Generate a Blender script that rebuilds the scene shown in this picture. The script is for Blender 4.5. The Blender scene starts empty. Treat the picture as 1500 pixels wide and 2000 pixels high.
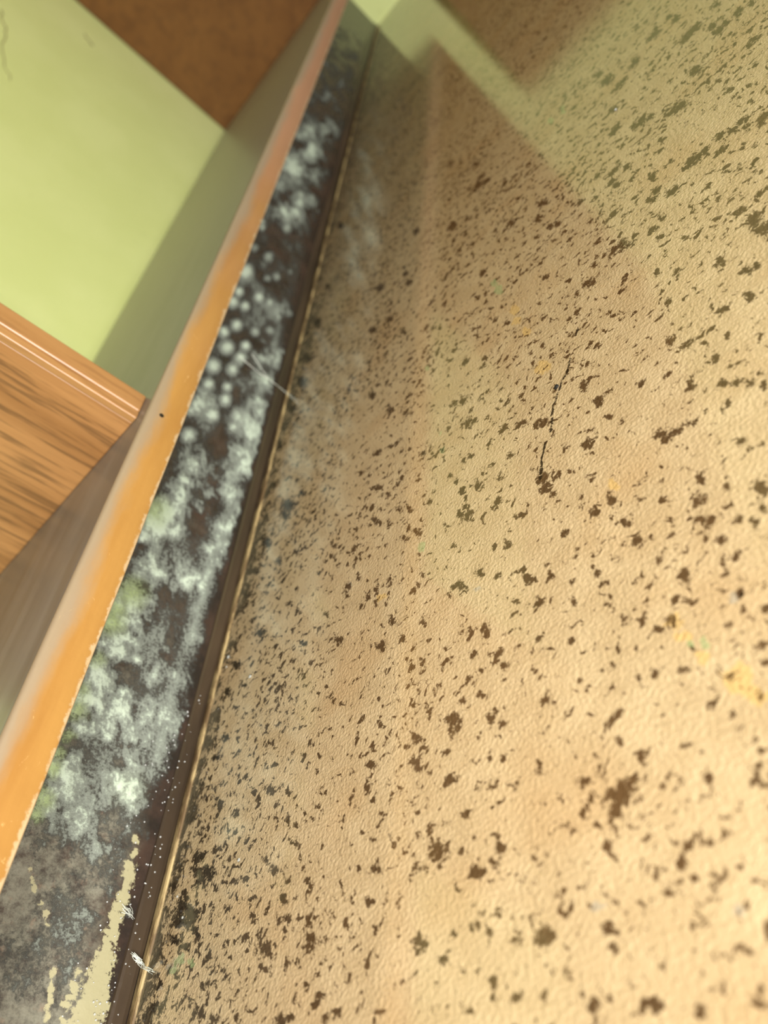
import bpy, bmesh, math, random
import numpy as np
from mathutils import Matrix, Vector

random.seed(7)
rng = np.random.default_rng(11)
scene = bpy.context.scene
col = scene.collection
U = 0.18                      # camera height above the floor, in metres: the measuring unit of this scene

# ------------------------------------------------------------------ camera
cam_data = bpy.data.cameras.new('camera')
cam = bpy.data.objects.new('camera', cam_data)
col.objects.link(cam)
right = Vector((0.67027509, 0.06094146, -0.73960627))
down = Vector((-0.4876471, -0.71508321, -0.50085557))
fwd = Vector((-0.5594029, 0.69637787, -0.44958454))
m = Matrix.Identity(4)
for i in range(3):
    m[i][0], m[i][1], m[i][2] = right[i], -down[i], -fwd[i]
m[0][3], m[1][3], m[2][3] = 0.0, 0.0, U
cam.matrix_world = m
cam_data.sensor_fit = 'HORIZONTAL'
cam_data.sensor_width = 36.0
cam_data.lens = 1474.4 / 1500 * 36.0
cam_data.clip_start = 0.005
cam_data.dof.use_dof = True
cam_data.dof.focus_distance = 1.85 * U
cam_data.dof.aperture_fstop = 9.5
scene.camera = cam

# ------------------------------------------------------------------ world, lights, exposure
scene.view_settings.view_transform = 'Standard'
scene.view_settings.look = 'None'
scene.view_settings.gamma = 1.0
scene.view_settings.use_curve_mapping = False
scene.view_settings.exposure = 0.0
world = bpy.data.worlds.new('room_light')
scene.world = world
world.use_nodes = True
bg = world.node_tree.nodes['Background']
bg.inputs['Color'].default_value = (1.0, 0.98, 0.94, 1)
bg.inputs['Strength'].default_value = 0.06
scene.cycles.max_bounces = 6
scene.cycles.transparent_max_bounces = 6


def area_light(name, loc, target, sx, sy, power, color):
    d = bpy.data.lights.new(name, 'AREA')
    d.shape = 'RECTANGLE'
    d.size, d.size_y, d.energy, d.color = sx, sy, power, color
    o = bpy.data.objects.new(name, d)
    col.objects.link(o)
    o.location = loc
    o.rotation_euler = (Vector(target) - Vector(loc)).to_track_quat('-Z', 'Y').to_euler()
    return o


# unseen lights added for brightness: low one across the room, lamp near the camera
area_light('low_fill_light', (1.8, -1.45, 0.20), (-0.5, 1.0, 0.25), 0.9, 0.30, 112, (1.0, 0.98, 0.93))
lamp = area_light('near_lamp', (0.20, -0.05, 0.42), (-0.16, 0.02, 0.0), 0.16, 0.16, 3.2, (1.0, 0.97, 0.90))
lamp.data.spread = math.radians(135)      # narrowed so less light reaches the far floor

# marks measured on the floor (x, y) and on the plinth face (y, z), in millimetres: centre, ellipse factors, strength
FLECKS = """-217.7,191.4,2.19,-1.14,1.66,1 -217.8,189.0,1.45,-0.75,1.10,1 -163.2,162.2,1.59,-0.68,1.40,1 -150.4,157.9,1.47,-0.60,1.35,1 -151.5,156.2,1.47,-0.59,1.34,1 -154.8,158.4,1.01,-0.41,0.91,1 -153.3,154.0,1.23,-0.49,1.11,1 -148.9,150.5,1.43,-0.55,1.30,1 -136.2,143.6,1.10,-0.38,1.03,1 -177.5,171.5,1.16,-0.54,0.99,1 -176.9,165.3,1.43,-0.63,1.20,1 -178.6,164.4,1.15,-0.51,0.95,1 -191.2,171.9,1.24,-0.58,1.00,1 -192.0,170.3,0.93,-0.43,0.74,1 -197.6,172.0,1.28,-0.60,1.00,1 -199.9,176.0,1.30,-0.63,1.02,1 -159.3,153.1,1.02,-0.41,0.89,1 -165.2,152.4,1.30,-0.52,1.11,1 -149.2,145.0,0.94,-0.35,0.84,1 -160.7,143.7,1.50,-0.56,1.27,1 -130.4,133.0,1.03,-0.32,0.96,1 -132.7,129.5,1.66,-0.50,1.52,1 -168.7,145.0,1.30,-0.50,1.08,1 -170.0,144.2,0.80,-0.27,0.68,1 -216.8,164.3,1.37,-0.61,0.98,1 -185.5,146.3,1.70,-0.67,1.32,1 -186.0,143.5,1.13,-0.43,0.87,1 -180.3,141.4,0.83,-0.29,0.67,1 -173.2,139.4,2.63,-0.96,2.10,1 -172.9,136.6,2.61,-0.93,2.07,1 -174.2,134.3,1.30,-0.46,1.02,1 -215.6,152.3,1.66,-0.69,1.17,1 -156.1,132.5,1.42,-0.47,1.19,1 -150.1,128.7,1.59,-0.50,1.35,1 -149.7,134.5,0.92,-0.31,0.80,1 -161.3,127.9,1.20,-0.39,0.98,1 -194.4,137.6,2.32,-0.86,1.70,1 -199.1,136.9,1.19,-0.44,0.85,1 -188.7,132.8,1.40,-0.49,1.03,1 -191.0,130.9,1.12,-0.39,0.82,1 -194.0,129.3,1.99,-0.69,1.43,1 -191.9,126.4,2.23,-0.75,1.61,1 -177.8,126.6,1.56,-0.52,1.19,1 -218.8,144.2,1.65,-0.65,1.13,1 -203.9,143.0,1.23,-0.48,0.88,1 -210.6,141.4,1.27,-0.49,0.88,1 -218.6,136.3,1.95,-0.72,1.30,1 -174.0,117.3,2.24,-0.68,1.69,1 -176.7,116.6,1.51,-0.46,1.12,1 -177.7,115.3,1.01,-0.30,0.75,1 -155.9,109.0,1.33,-0.35,1.05,1 -153.9,109.6,0.68,-0.09,0.62,1 -145.6,107.0,0.83,-0.20,0.68,1 -136.3,111.1,1.00,-0.25,0.86,1 -136.4,109.0,1.00,-0.24,0.85,1 -138.9,108.2,0.81,-0.19,0.68,1 -151.5,116.7,1.11,-0.31,0.91,1 -157.0,118.3,1.14,-0.33,0.92,1 -220.1,125.9,1.59,-0.54,1.04,1 -215.7,120.6,1.54,-0.50,1.00,1 -209.5,113.0,1.76,-0.54,1.15,1 -191.2,109.4,1.06,-0.31,0.74,1 -166.9,103.9,1.39,-0.36,1.03,1 -166.9,102.6,1.15,-0.29,0.86,1 -156.1,101.5,0.87,-0.21,0.67,1 -184.6,101.1,1.76,-0.46,1.22,1 -179.7,96.5,1.94,-0.47,1.35,1 -155.7,92.5,1.69,-0.36,1.27,1 -164.5,94.1,1.11,-0.25,0.81,1 -213.5,105.8,1.76,-0.50,1.12,1 -204.8,120.9,1.17,-0.38,0.79,1 -289.7,146.1,3.60,-1.38,1.94,1 -273.7,141.5,2.51,-0.94,1.40,1 -282.2,137.6,2.15,-0.78,1.16,1 -250.2,128.4,1.47,-0.51,0.86,1 -245.6,131.2,1.81,-0.64,1.09,1 -252.6,123.5,1.47,-0.49,0.85,1 -264.8,124.1,1.55,-0.52,0.86,1 -219.7,125.0,1.59,-0.54,1.03,1 -215.4,120.6,1.54,-0.50,1.00,1 -180.2,94.6,3.38,-0.81,2.34,1 -180.1,92.2,1.44,-0.33,0.99,1 -263.3,116.0,2.27,-0.71,1.24,1 -211.3,94.9,2.55,-0.65,1.58,1 -210.8,98.2,1.42,-0.37,0.89,1 -213.8,105.5,1.47,-0.42,0.93,1 -191.1,91.4,2.03,-0.48,1.34,1 -226.3,106.7,1.25,-0.36,0.76,1 -282.9,113.3,2.86,-0.87,1.47,1 -275.3,107.9,2.74,-0.80,1.42,1 -251.2,99.4,2.07,-0.56,1.14,1 -248.7,96.7,1.36,-0.36,0.74,1 -170.5,91.4,1.37,-0.30,0.97,1 -154.5,88.7,1.66,-0.33,1.24,1 -157.8,84.5,2.08,-0.40,1.51,1 -164.2,83.3,1.93,-0.37,1.37,1 -166.9,83.0,1.09,-0.21,0.76,1 -193.2,87.7,1.01,-0.23,0.66,1 -213.7,85.1,1.95,-0.44,1.17,1 -223.3,85.7,1.17,-0.27,0.68,1 -266.3,95.1,2.56,-0.67,1.32,1 -266.2,88.4,2.87,-0.70,1.47,1 -261.1,87.5,2.10,-0.51,1.09,1 -261.1,84.0,1.74,-0.41,0.89,1 -244.3,78.4,2.86,-0.62,1.52,1 -245.0,74.7,2.84,-0.59,1.49,1 -246.1,82.6,1.29,-0.30,0.69,1 -273.9,80.0,3.28,-0.73,1.60,1 -270.7,76.7,2.85,-0.61,1.39,1 -188.3,69.2,2.34,-0.40,1.46,1 -186.0,67.5,1.84,-0.30,1.15,1 -189.3,65.5,1.63,-0.26,1.00,1 -178.8,61.7,1.74,-0.25,1.10,1 -174.6,68.5,1.30,-0.21,0.85,1 -162.5,72.0,1.23,-0.19,0.85,1 -164.0,68.6,1.23,-0.18,0.83,1 -167.1,68.1,1.04,-0.16,0.70,1 -159.2,66.2,1.19,-0.16,0.81,1 -158.8,54.0,1.52,-0.15,1.00,1 -212.4,64.4,1.57,-0.27,0.89,1 -198.3,71.7,0.99,-0.18,0.62,1 -239.6,65.4,1.50,-0.27,0.78,1 -245.0,63.6,1.23,-0.22,0.63,1 -235.5,58.9,2.02,-0.33,1.05,1 -238.3,56.2,2.04,-0.32,1.04,1 -231.5,51.8,1.94,-0.28,1.00,1 -226.5,53.1,1.90,-0.28,1.00,1 -168.2,48.2,1.57,-0.14,0.98,1 -204.0,51.3,1.45,-0.19,0.81,1 -207.6,51.7,1.23,-0.16,0.68,1 -229.2,61.7,1.41,-0.24,0.75,1 -257.5,54.2,2.85,-0.45,1.37,1 -251.6,54.1,2.16,-0.34,1.05,1 -273.4,72.5,2.14,-0.44,1.03,1 -110.0,92.7,3.26,-0.46,2.90,1 -106.7,95.6,1.45,-0.21,1.32,1 -104.9,96.6,1.28,-0.18,1.18,1 -112.9,89.1,1.80,-0.24,1.57,1 -120.6,100.1,1.42,-0.26,1.24,1 -122.8,91.2,1.40,-0.23,1.18,1 -119.7,94.3,0.87,-0.14,0.75,1 -84.7,89.5,1.24,-0.08,1.20,1 -105.1,79.8,0.91,-0.08,0.79,1 -96.3,71.7,1.39,-0.06,1.21,1 -141.6,82.4,1.13,-0.19,0.87,1 -137.1,82.5,1.11,-0.18,0.86,1 -116.4,66.7,1.08,-0.08,0.86,1 -140.1,61.9,2.80,-0.28,2.02,1 -119.1,56.2,1.51,-0.07,1.15,1 -119.0,55.1,0.90,-0.04,0.68,1 -94.6,66.9,1.08,-0.02,0.92,1 -101.4,65.3,1.12,-0.04,0.93,1 -96.9,57.9,1.06,0.00,0.87,1 -80.4,54.5,1.29,0.08,1.10,1 -110.8,44.1,2.19,0.03,1.63,1 -112.6,43.7,1.38,0.01,1.02,1 -126.3,44.7,1.51,-0.03,1.07,1 -99.2,40.8,1.38,0.07,1.05,1 -72.3,87.9,1.27,-0.02,1.27,1 -150.6,49.9,1.61,-0.12,1.07,1 -121.7,229.0,2.27,-1.35,2.79,1 -115.8,225.8,1.46,-0.84,1.83,1 -121.3,223.2,2.23,-1.29,2.72,1 -109.2,222.5,1.16,-0.64,1.49,1 -100.6,212.2,0.87,-0.43,1.13,1 -118.8,216.4,1.21,-0.66,1.46,1 -101.9,195.5,1.68,-0.75,2.08,1 -95.6,196.9,1.43,-0.62,1.83,1 -93.0,191.2,0.79,-0.33,1.01,1 -96.6,188.7,1.00,-0.42,1.25,1 -90.3,183.2,1.53,-0.58,1.93,1 -91.6,184.1,1.16,-0.45,1.46,1 -107.4,206.1,0.89,-0.44,1.10,1 -134.0,215.4,1.56,-0.89,1.76,1 -115.8,194.9,1.35,-0.65,1.58,1 -89.3,172.7,1.66,-0.57,2.05,1 -84.5,172.0,0.90,-0.29,1.13,1 -93.7,174.8,0.76,-0.28,0.93,1 -62.8,184.4,1.82,-0.50,2.58,1 -64.3,176.1,1.47,-0.37,2.02,1 -66.7,167.1,1.93,-0.46,2.56,1 -63.1,166.2,1.10,-0.24,1.48,1 -55.8,175.2,1.09,-0.23,1.54,1 -46.7,168.2,1.88,-0.26,2.69,1 -56.2,161.7,1.20,-0.20,1.62,1 -52.0,158.0,1.30,-0.18,1.77,1 -48.4,161.2,1.00,-0.13,1.39,1 -63.1,156.7,1.22,-0.23,1.59,1 -64.2,150.5,1.36,-0.24,1.73,1 -77.1,151.0,1.95,-0.45,2.37,1 -75.6,152.2,1.29,-0.30,1.58,1 -62.3,136.6,1.14,-0.14,1.40,1 -81.1,143.8,1.30,-0.29,1.52,1 -83.1,161.1,1.04,-0.30,1.27,1 -105.8,168.9,1.00,-0.37,1.14,1 -103.9,163.8,1.37,-0.48,1.55,1 -125.0,184.1,1.15,-0.53,1.26,1 -136.9,188.5,1.24,-0.60,1.29,1 -135.3,183.3,1.94,-0.91,2.02,1 -132.6,180.6,1.42,-0.65,1.49,1 -123.8,178.5,1.35,-0.59,1.46,1 -131.8,169.9,1.61,-0.68,1.65,1 -141.2,176.0,1.23,-0.56,1.22,1 -116.0,162.2,1.04,-0.39,1.11,1 -120.3,160.7,0.85,-0.32,0.89,1 -103.5,154.6,0.95,-0.31,1.05,1 -132.8,154.8,1.56,-0.59,1.52,1 -119.0,146.8,1.21,-0.40,1.23,1 -98.5,145.3,1.44,-0.40,1.58,1 -92.8,143.1,1.21,-0.31,1.35,1 -87.9,138.3,1.33,-0.30,1.49,1 -96.6,133.6,0.86,-0.20,0.92,1 -105.9,132.8,1.08,-0.28,1.11,1 -136.6,144.0,1.10,-0.38,1.03,1 -83.8,120.6,1.23,-0.19,1.32,1 -92.4,122.8,0.97,-0.19,1.02,1 -98.7,123.3,1.01,-0.21,1.04,1 -78.2,108.7,1.14,-0.12,1.20,1 -106.7,116.3,1.21,-0.25,1.17,1 -118.0,132.4,0.77,-0.22,0.75,1 -89.1,153.7,0.88,-0.25,1.02,1 -63.2,131.7,0.85,-0.10,1.02,1 -57.2,128.6,1.21,-0.09,1.47,1 -111.8,183.5,0.86,-0.37,0.99,1 -109.1,115.1,1.05,-0.22,1.00,1 -110.5,114.0,1.05,-0.22,1.00,1 -111.2,113.4,0.88,-0.18,0.83,1 -87.6,99.8,1.17,-0.12,1.15,1 -89.8,100.1,0.89,-0.10,0.87,1 -69.5,91.6,1.27,-0.02,1.30,1 -105.4,370.9,1.75,-1.06,2.40,1 -103.7,437.5,2.32,-1.78,3.57,1 -87.4,387.8,1.35,-0.82,2.02,1 -63.0,344.8,2.54,-1.10,3.83,1 -66.6,345.8,2.01,-0.90,3.00,1 -59.3,339.3,1.38,-0.56,2.08,1 -55.6,344.1,1.64,-0.66,2.53,1 -84.8,337.2,2.13,-1.01,2.94,1 -81.5,335.4,1.79,-0.83,2.49,1 -89.8,334.0,1.54,-0.74,2.08,1 -78.2,347.3,1.51,-0.73,2.17,1 -69.4,310.5,1.62,-0.60,2.24,1 -66.0,318.7,1.36,-0.51,1.92,1 -45.8,326.8,1.53,-0.49,2.34,1 -42.4,341.9,1.55,-0.53,2.47,1 -46.8,337.5,1.56,-0.55,2.44,1 -29.9,282.4,1.94,-0.29,2.83,1 -12.0,292.7,2.46,-0.20,3.83,1 -11.8,283.7,2.16,-0.13,3.30,1 -22.6,265.7,1.81,-0.14,2.57,1 -18.8,265.1,1.19,-0.07,1.70,1 -26.2,251.9,1.58,-0.10,2.15,1 -35.3,255.3,1.65,-0.19,2.22,1 -42.9,249.1,1.26,-0.16,1.64,1 -37.6,239.7,1.20,-0.11,1.54,1 -56.6,257.4,1.60,-0.32,2.03,1 -51.9,249.7,1.53,-0.25,1.94,1 -70.6,268.4,0.99,-0.27,1.24,1 -92.8,319.9,1.52,-0.69,1.97,1 -95.8,319.4,0.92,-0.42,1.18,1 -81.5,292.9,1.10,-0.39,1.40,1 -44.9,295.8,1.18,-0.29,1.70,1 -52.4,305.0,1.25,-0.37,1.79,1 -53.1,290.5,0.97,-0.26,1.35,1 -46.2,275.8,1.14,-0.23,1.56,1 -52.9,280.6,1.42,-0.34,1.93,1 -91.7,251.9,2.35,-0.67,2.66,1 -86.5,253.2,1.28,-0.35,1.48,1 -84.0,253.2,1.02,-0.27,1.18,1 -96.3,267.2,1.93,-0.64,2.23,1 -92.7,278.5,1.11,-0.39,1.33,1 -72.3,245.2,1.18,-0.26,1.40,1 -62.1,240.4,1.12,-0.20,1.35,1 -55.8,226.9,1.68,-0.21,1.99,1 -70.5,212.3,2.60,-0.35,2.84,1 -66.1,210.0,1.90,-0.22,2.09,1 -61.9,211.1,1.45,-0.15,1.62,1 -59.2,209.1,1.02,-0.09,1.14,1 -69.5,207.8,1.49,-0.18,1.62,1 -73.7,213.0,1.32,-0.19,1.43,1 -100.5,230.8,2.33,-0.58,2.44,1 -97.7,230.0,1.28,-0.31,1.35,1 -98.1,238.8,1.57,-0.41,1.69,1 -119.0,262.0,2.10,-0.75,2.23,1 -122.5,263.3,2.14,-0.78,2.25,1 -131.3,270.9,2.25,-0.89,2.34,1 -88.3,238.9,1.00,-0.24,1.11,1 -46.6,189.6,1.28,-0.01,1.39,1 -47.0,208.4,1.54,-0.08,1.77,1 -38.0,211.1,1.86,-0.04,2.21,1 -41.6,215.2,1.34,-0.06,1.59,1 -45.1,218.6,1.57,-0.11,1.87,1 -33.8,213.4,1.29,-0.01,1.55,1 -34.1,206.4,1.26,0.00,1.49,1 -43.7,233.3,1.22,-0.12,1.51,1 9.2,490.1,2.36,-0.83,4.21,1 5.3,488.5,2.38,-0.87,4.20,1 12.7,490.5,2.33,-0.78,4.20,1 19.3,463.7,2.18,-0.55,3.81,1 23.4,464.8,1.80,-0.42,3.18,1 15.8,464.7,1.47,-0.40,2.56,1 18.4,474.6,1.86,-0.52,3.30,1 26.9,423.7,1.98,-0.28,3.26,1 29.5,422.9,1.30,-0.17,2.16,1 23.9,422.2,1.33,-0.20,2.17,1 37.1,459.7,1.70,-0.26,3.07,1 30.9,464.3,2.10,-0.41,3.77,1 25.2,494.6,2.26,-0.63,4.22,1 -5.6,530.1,2.64,-1.31,4.83,1 -2.8,534.9,1.76,-0.87,3.26,1 -9.1,531.9,1.79,-0.92,3.24,1 8.5,523.9,2.50,-1.05,4.70,1 5.4,534.1,1.71,-0.78,3.24,1 1.3,444.8,2.99,-0.89,4.83,1 -12.2,422.3,2.63,-0.80,3.95,1 -15.9,422.5,2.28,-0.73,3.40,1 -19.7,424.2,1.55,-0.52,2.29,1 -32.0,443.1,3.34,-1.37,4.93,1 -35.9,444.6,2.12,-0.90,3.10,1 -26.9,438.7,2.03,-0.79,3.02,1 -39.1,530.1,3.93,-2.40,6.52,1 -42.0,549.9,2.55,-1.68,4.32,1 -33.1,507.1,2.32,-1.27,3.79,1 -37.2,506.8,1.88,-1.05,3.04,1 -30.1,508.0,1.84,-0.99,3.04,1 -20.5,518.5,2.72,-1.44,4.69,1 -24.5,516.3,1.83,-0.99,3.11,1 -21.4,366.0,2.79,-0.61,3.67,1 -18.1,365.7,2.41,-0.50,3.20,1 -14.6,365.4,1.70,-0.33,2.27,1 -24.9,365.9,1.41,-0.32,1.84,1 -8.7,355.5,1.95,-0.31,2.60,1 -6.3,354.3,1.29,-0.19,1.72,1 -11.1,355.6,1.31,-0.22,1.74,1 9.2,353.3,2.12,-0.19,2.92,1 11.8,354.3,1.81,-0.14,2.51,1 3.6,364.4,1.90,-0.25,2.65,1 -0.9,364.0,1.93,-0.29,2.66,1 -6.2,366.4,1.65,-0.28,2.26,1 -33.3,355.0,2.49,-0.58,3.12,1 -31.1,355.6,1.77,-0.40,2.23,1 -38.9,365.3,2.23,-0.59,2.80,1 -42.7,362.0,1.87,-0.50,2.31,1 -37.6,381.5,1.52,-0.45,1.98,1 -39.4,379.9,1.53,-0.46,1.97,1 -53.6,416.1,2.15,-0.88,2.85,1 -56.3,415.6,1.73,-0.72,2.28,1 -47.6,410.4,1.67,-0.64,2.22,1 -57.7,407.6,2.58,-1.03,3.33,1 -55.1,401.0,1.68,-0.64,2.16,1 -27.7,405.5,1.54,-0.49,2.15,1 -42.0,484.4,2.31,-1.21,3.55,1 -44.5,460.7,2.24,-1.08,3.29,1 -47.6,458.6,1.81,-0.87,2.62,1 20.1,400.8,1.29,-0.17,2.00,1 -6.6,305.0,1.73,-0.09,2.07,1 -28.1,379.9,1.47,-0.39,1.95,1 -76.7,415.4,1.86,-0.84,2.31,1 -62.9,427.6,1.81,-0.82,2.38,1 -30.9,397.7,1.53,-0.48,2.09,1 -143.2,570.6,3.61,-3.02,4.58,1 -146.0,561.0,3.60,-2.95,4.48,1 -150.2,558.4,2.91,-2.37,3.56,1 -138.3,554.5,2.79,-2.24,3.52,1 -122.1,460.8,2.58,-2.19,3.84,1 -103.1,436.4,1.85,-1.41,2.85,1 -101.2,436.2,1.38,-1.04,2.13,1 -98.4,451.1,3.18,-1.77,3.92,1 -135.1,469.5,1.83,-1.62,2.63,1 -158.1,523.7,2.55,-2.62,3.63,1 -172.7,535.8,4.09,-4.32,5.59,1 -161.0,505.0,2.10,-2.07,2.89,1 -155.3,482.3,2.00,-1.85,2.72,1 -166.5,489.1,2.10,-1.98,2.76,1 -172.9,470.7,1.57,-1.42,1.97,1 -178.1,470.9,2.13,-1.92,2.62,1 -181.0,469.1,1.61,-1.45,1.96,1 -169.1,473.2,1.55,-1.41,1.98,1 -147.2,432.7,2.26,-1.82,2.95,1 -97.4,417.0,1.76,-1.23,2.67,1 -92.0,413.8,1.71,-1.17,2.64,1 -106.7,419.2,1.53,-1.11,2.25,1 -191.9,454.1,2.18,-1.88,2.50,1 -194.3,451.8,1.65,-1.41,1.86,1 -189.5,456.4,1.63,-1.42,1.89,1 -180.3,434.7,2.04,-1.67,2.37,1 -152.7,408.6,1.78,-1.33,2.19,1 -146.3,405.2,1.30,-0.96,1.62,1 -135.3,378.0,1.19,-0.79,1.49,1 -142.8,386.1,1.24,-0.86,1.53,1 -156.9,379.7,1.73,-1.18,2.00,1 -152.2,376.5,1.27,-0.85,1.48,1 -217.4,511.9,3.20,-3.15,3.62,1 -253.0,551.0,4.51,-4.69,4.73,1 -223.1,532.5,2.68,-2.75,3.05,1 -236.5,484.2,3.29,-3.00,3.37,1 -221.2,450.5,2.40,-2.03,2.47,1 -216.7,444.2,2.34,-1.95,2.43,1 -255.3,491.2,4.23,-3.85,4.10,1 -197.4,427.1,2.14,-1.71,2.32,1 -189.7,418.3,2.06,-1.61,2.26,1 -169.9,378.2,1.35,-0.93,1.50,1 -172.0,374.6,1.81,-1.22,1.97,1 -213.9,589.6,3.48,-4.03,4.37,1 -113.2,315.0,1.30,-0.63,1.57,1 -119.7,316.3,1.01,-0.50,1.19,1 -162.6,353.6,2.11,-1.32,2.30,1 -210.7,406.4,2.18,-1.63,2.19,1 -226.9,368.0,3.26,-2.16,2.93,1 -211.3,351.4,3.01,-1.89,2.78,1 -206.3,347.9,1.47,-0.91,1.37,1 -246.7,401.7,3.66,-2.66,3.25,1 -165.5,320.6,2.42,-1.32,2.47,1 -173.4,324.3,2.09,-1.17,2.09,1 -171.5,326.1,1.67,-0.94,1.68,1 -153.2,311.3,1.89,-0.98,1.98,1 -150.3,313.3,1.13,-0.59,1.19,1 -141.3,298.5,1.41,-0.67,1.50,1 -163.0,300.2,3.08,-1.53,3.05,1 -158.2,298.0,1.51,-0.74,1.51,1 -160.0,307.4,1.54,-0.79,1.57,1 -140.1,277.0,2.02,-0.85,2.07,1 -141.7,275.5,1.35,-0.57,1.37,1 -118.0,262.6,1.80,-0.64,1.91,1 -115.8,257.8,1.17,-0.40,1.25,1 -235.9,335.7,2.67,-1.57,2.22,1 -222.4,329.7,2.02,-1.16,1.74,1 -217.6,329.4,1.49,-0.86,1.30,1 -214.3,330.2,1.47,-0.85,1.30,1 -206.6,314.7,1.86,-1.01,1.64,1 -212.6,318.2,1.43,-0.79,1.25,1 -158.6,285.2,1.11,-0.51,1.08,1 -149.5,274.2,1.39,-0.59,1.37,1 -138.2,255.4,1.28,-0.47,1.26,1 -161.6,274.1,1.46,-0.63,1.38,1 -166.3,273.7,1.37,-1.05,1.51,1 -154.4,256.0,1.56,-1.11,1.76,1 -145.0,246.8,1.47,-0.99,1.69,1 -175.3,271.1,1.41,-1.07,1.50,1 -170.5,263.5,1.71,-1.25,1.81,1 -198.4,284.3,1.60,-1.26,1.57,1 -211.6,296.1,1.73,-1.41,1.64,1 -214.3,294.1,1.31,-1.05,1.22,1 -217.4,292.4,1.32,-1.06,1.21,1 -221.3,289.7,1.78,-1.40,1.60,1 -239.8,320.8,2.02,-1.73,1.77,1 -249.0,329.1,2.12,-1.84,1.82,1 -231.7,302.4,1.90,-1.55,1.67,1 -156.9,249.0,1.87,-1.29,2.05,1 -166.7,253.7,1.64,-1.16,1.75,1 -162.1,252.8,0.96,-0.68,1.04,1 -164.8,247.3,1.29,-0.88,1.36,1 -165.9,242.1,1.60,-1.07,1.67,1 -169.4,240.0,1.94,-1.29,1.98,1 -165.1,235.1,2.52,-1.63,2.59,1 -163.5,236.9,1.57,-1.03,1.63,1 -146.5,232.7,2.01,-1.27,2.23,1 -147.8,229.6,1.43,-0.90,1.57,1 -131.2,219.6,1.03,-0.60,1.19,1 -134.5,215.8,1.56,-0.89,1.76,1 -142.4,216.4,1.08,-0.63,1.18,1 -189.2,261.7,1.85,-1.34,1.81,1 -211.6,272.2,2.08,-1.55,1.88,1 -220.6,281.8,1.75,-1.34,1.56,1 -204.1,268.5,1.60,-1.18,1.49,1 -203.5,265.2,1.19,-0.87,1.10,1 -231.1,276.8,2.27,-1.69,1.92,1 -227.3,275.4,1.34,-1.00,1.14,1 -226.0,270.8,1.76,-1.29,1.50,1 -219.5,269.1,1.71,-1.25,1.49,1 -218.4,265.5,1.27,-0.92,1.10,1 -227.3,283.4,1.35,-1.04,1.18,1 -196.5,247.3,2.23,-1.52,2.06,1 -204.4,254.5,1.95,-1.37,1.76,1 -177.9,239.8,1.35,-0.90,1.32,1 -177.9,234.6,1.33,-0.87,1.30,1 -187.4,277.6,1.13,-0.88,1.15,1 -248.2,242.6,2.75,-1.77,2.05,1 -248.5,236.1,2.26,-1.42,1.67,1 -240.3,244.3,1.78,-1.16,1.37,1 -215.6,227.1,1.94,-1.20,1.59,1 -225.5,226.9,2.02,-1.24,1.60,1 -230.2,225.0,1.65,-1.00,1.27,1 -234.9,222.8,1.67,-1.00,1.26,1 -211.1,201.8,2.53,-1.40,2.01,1 -191.0,191.5,2.26,-1.19,1.91,1 -249.8,208.6,2.60,-1.44,1.81,1 -217.1,192.2,2.19,-1.14,1.66,1 -169.1,198.2,2.37,-1.28,2.21,1 -172.0,199.3,1.50,-0.82,1.39,1 -166.2,195.3,1.45,-0.77,1.36,1 -158.4,199.0,1.69,-0.91,1.66,1 -149.1,191.9,1.32,-0.68,1.33,1 -195.7,212.4,1.38,-0.81,1.19,1 -193.2,217.5,1.38,-0.83,1.22,1 -194.8,232.3,1.43,-0.92,1.29,1 -197.2,247.8,2.24,-1.53,2.06,1 -206.3,249.2,2.33,-1.60,2.08,1 -156.1,168.4,2.07,-0.92,1.91,1 -156.8,171.1,1.57,-0.71,1.45,1 -163.4,162.5,1.59,-0.68,1.40,1 -150.9,157.7,1.48,-0.60,1.35,1 -169.4,174.7,1.41,-0.66,1.24,1 -163.9,173.3,1.36,-0.63,1.23,1 -142.6,205.5,1.85,-1.01,1.97,1 -204.2,188.8,1.71,-0.88,1.36,1 -302.0,259.7,2.90,-1.86,1.83,1 -266.2,274.4,2.08,-1.47,1.53,1 -271.7,272.5,1.59,-1.11,1.14,1 -247.5,266.8,1.90,-1.35,1.49,1 -305.2,300.6,2.50,-1.84,1.67,1 -325.7,304.1,4.04,-2.92,2.53,1 -240.7,256.6,1.37,-0.94,1.07,1 -291.9,247.3,2.73,-1.70,1.76,1 -296.2,283.0,2.35,-1.66,1.58,1 -172.8,222.7,1.27,-0.78,1.23,1 -307.8,100.4,2.64,-0.71,1.22,1 -332.5,151.2,3.76,-1.42,1.79,1 -316.2,142.1,2.97,-1.08,1.46,1 -314.0,111.6,2.31,-0.68,1.07,1 -296.8,108.1,2.14,-0.62,1.04,1 -306.1,110.0,2.23,-0.65,1.06,1 -313.0,132.9,1.92,-0.66,0.94,1 -295.2,124.9,1.76,-0.58,0.89,1 -289.2,99.7,2.44,-0.66,1.19,1 -284.5,90.6,1.95,-0.49,0.95,1 -288.5,85.3,2.36,-0.56,1.12,1 -314.6,82.6,2.18,-0.50,0.95,1 -301.3,74.9,2.02,-0.43,0.90,1 -307.4,71.4,2.47,-0.50,1.07,1 -298.1,79.4,1.61,-0.36,0.73,1 -302.5,58.4,2.74,-0.47,1.17,1 -312.6,61.3,2.47,-0.44,1.03,1 -321.8,65.5,1.73,-0.33,0.71,1 -327.2,128.4,3.02,-0.99,1.40,1 -301.3,94.4,1.27,-0.32,0.62,1 -286.7,79.7,1.54,-0.34,0.72,1"""
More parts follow.
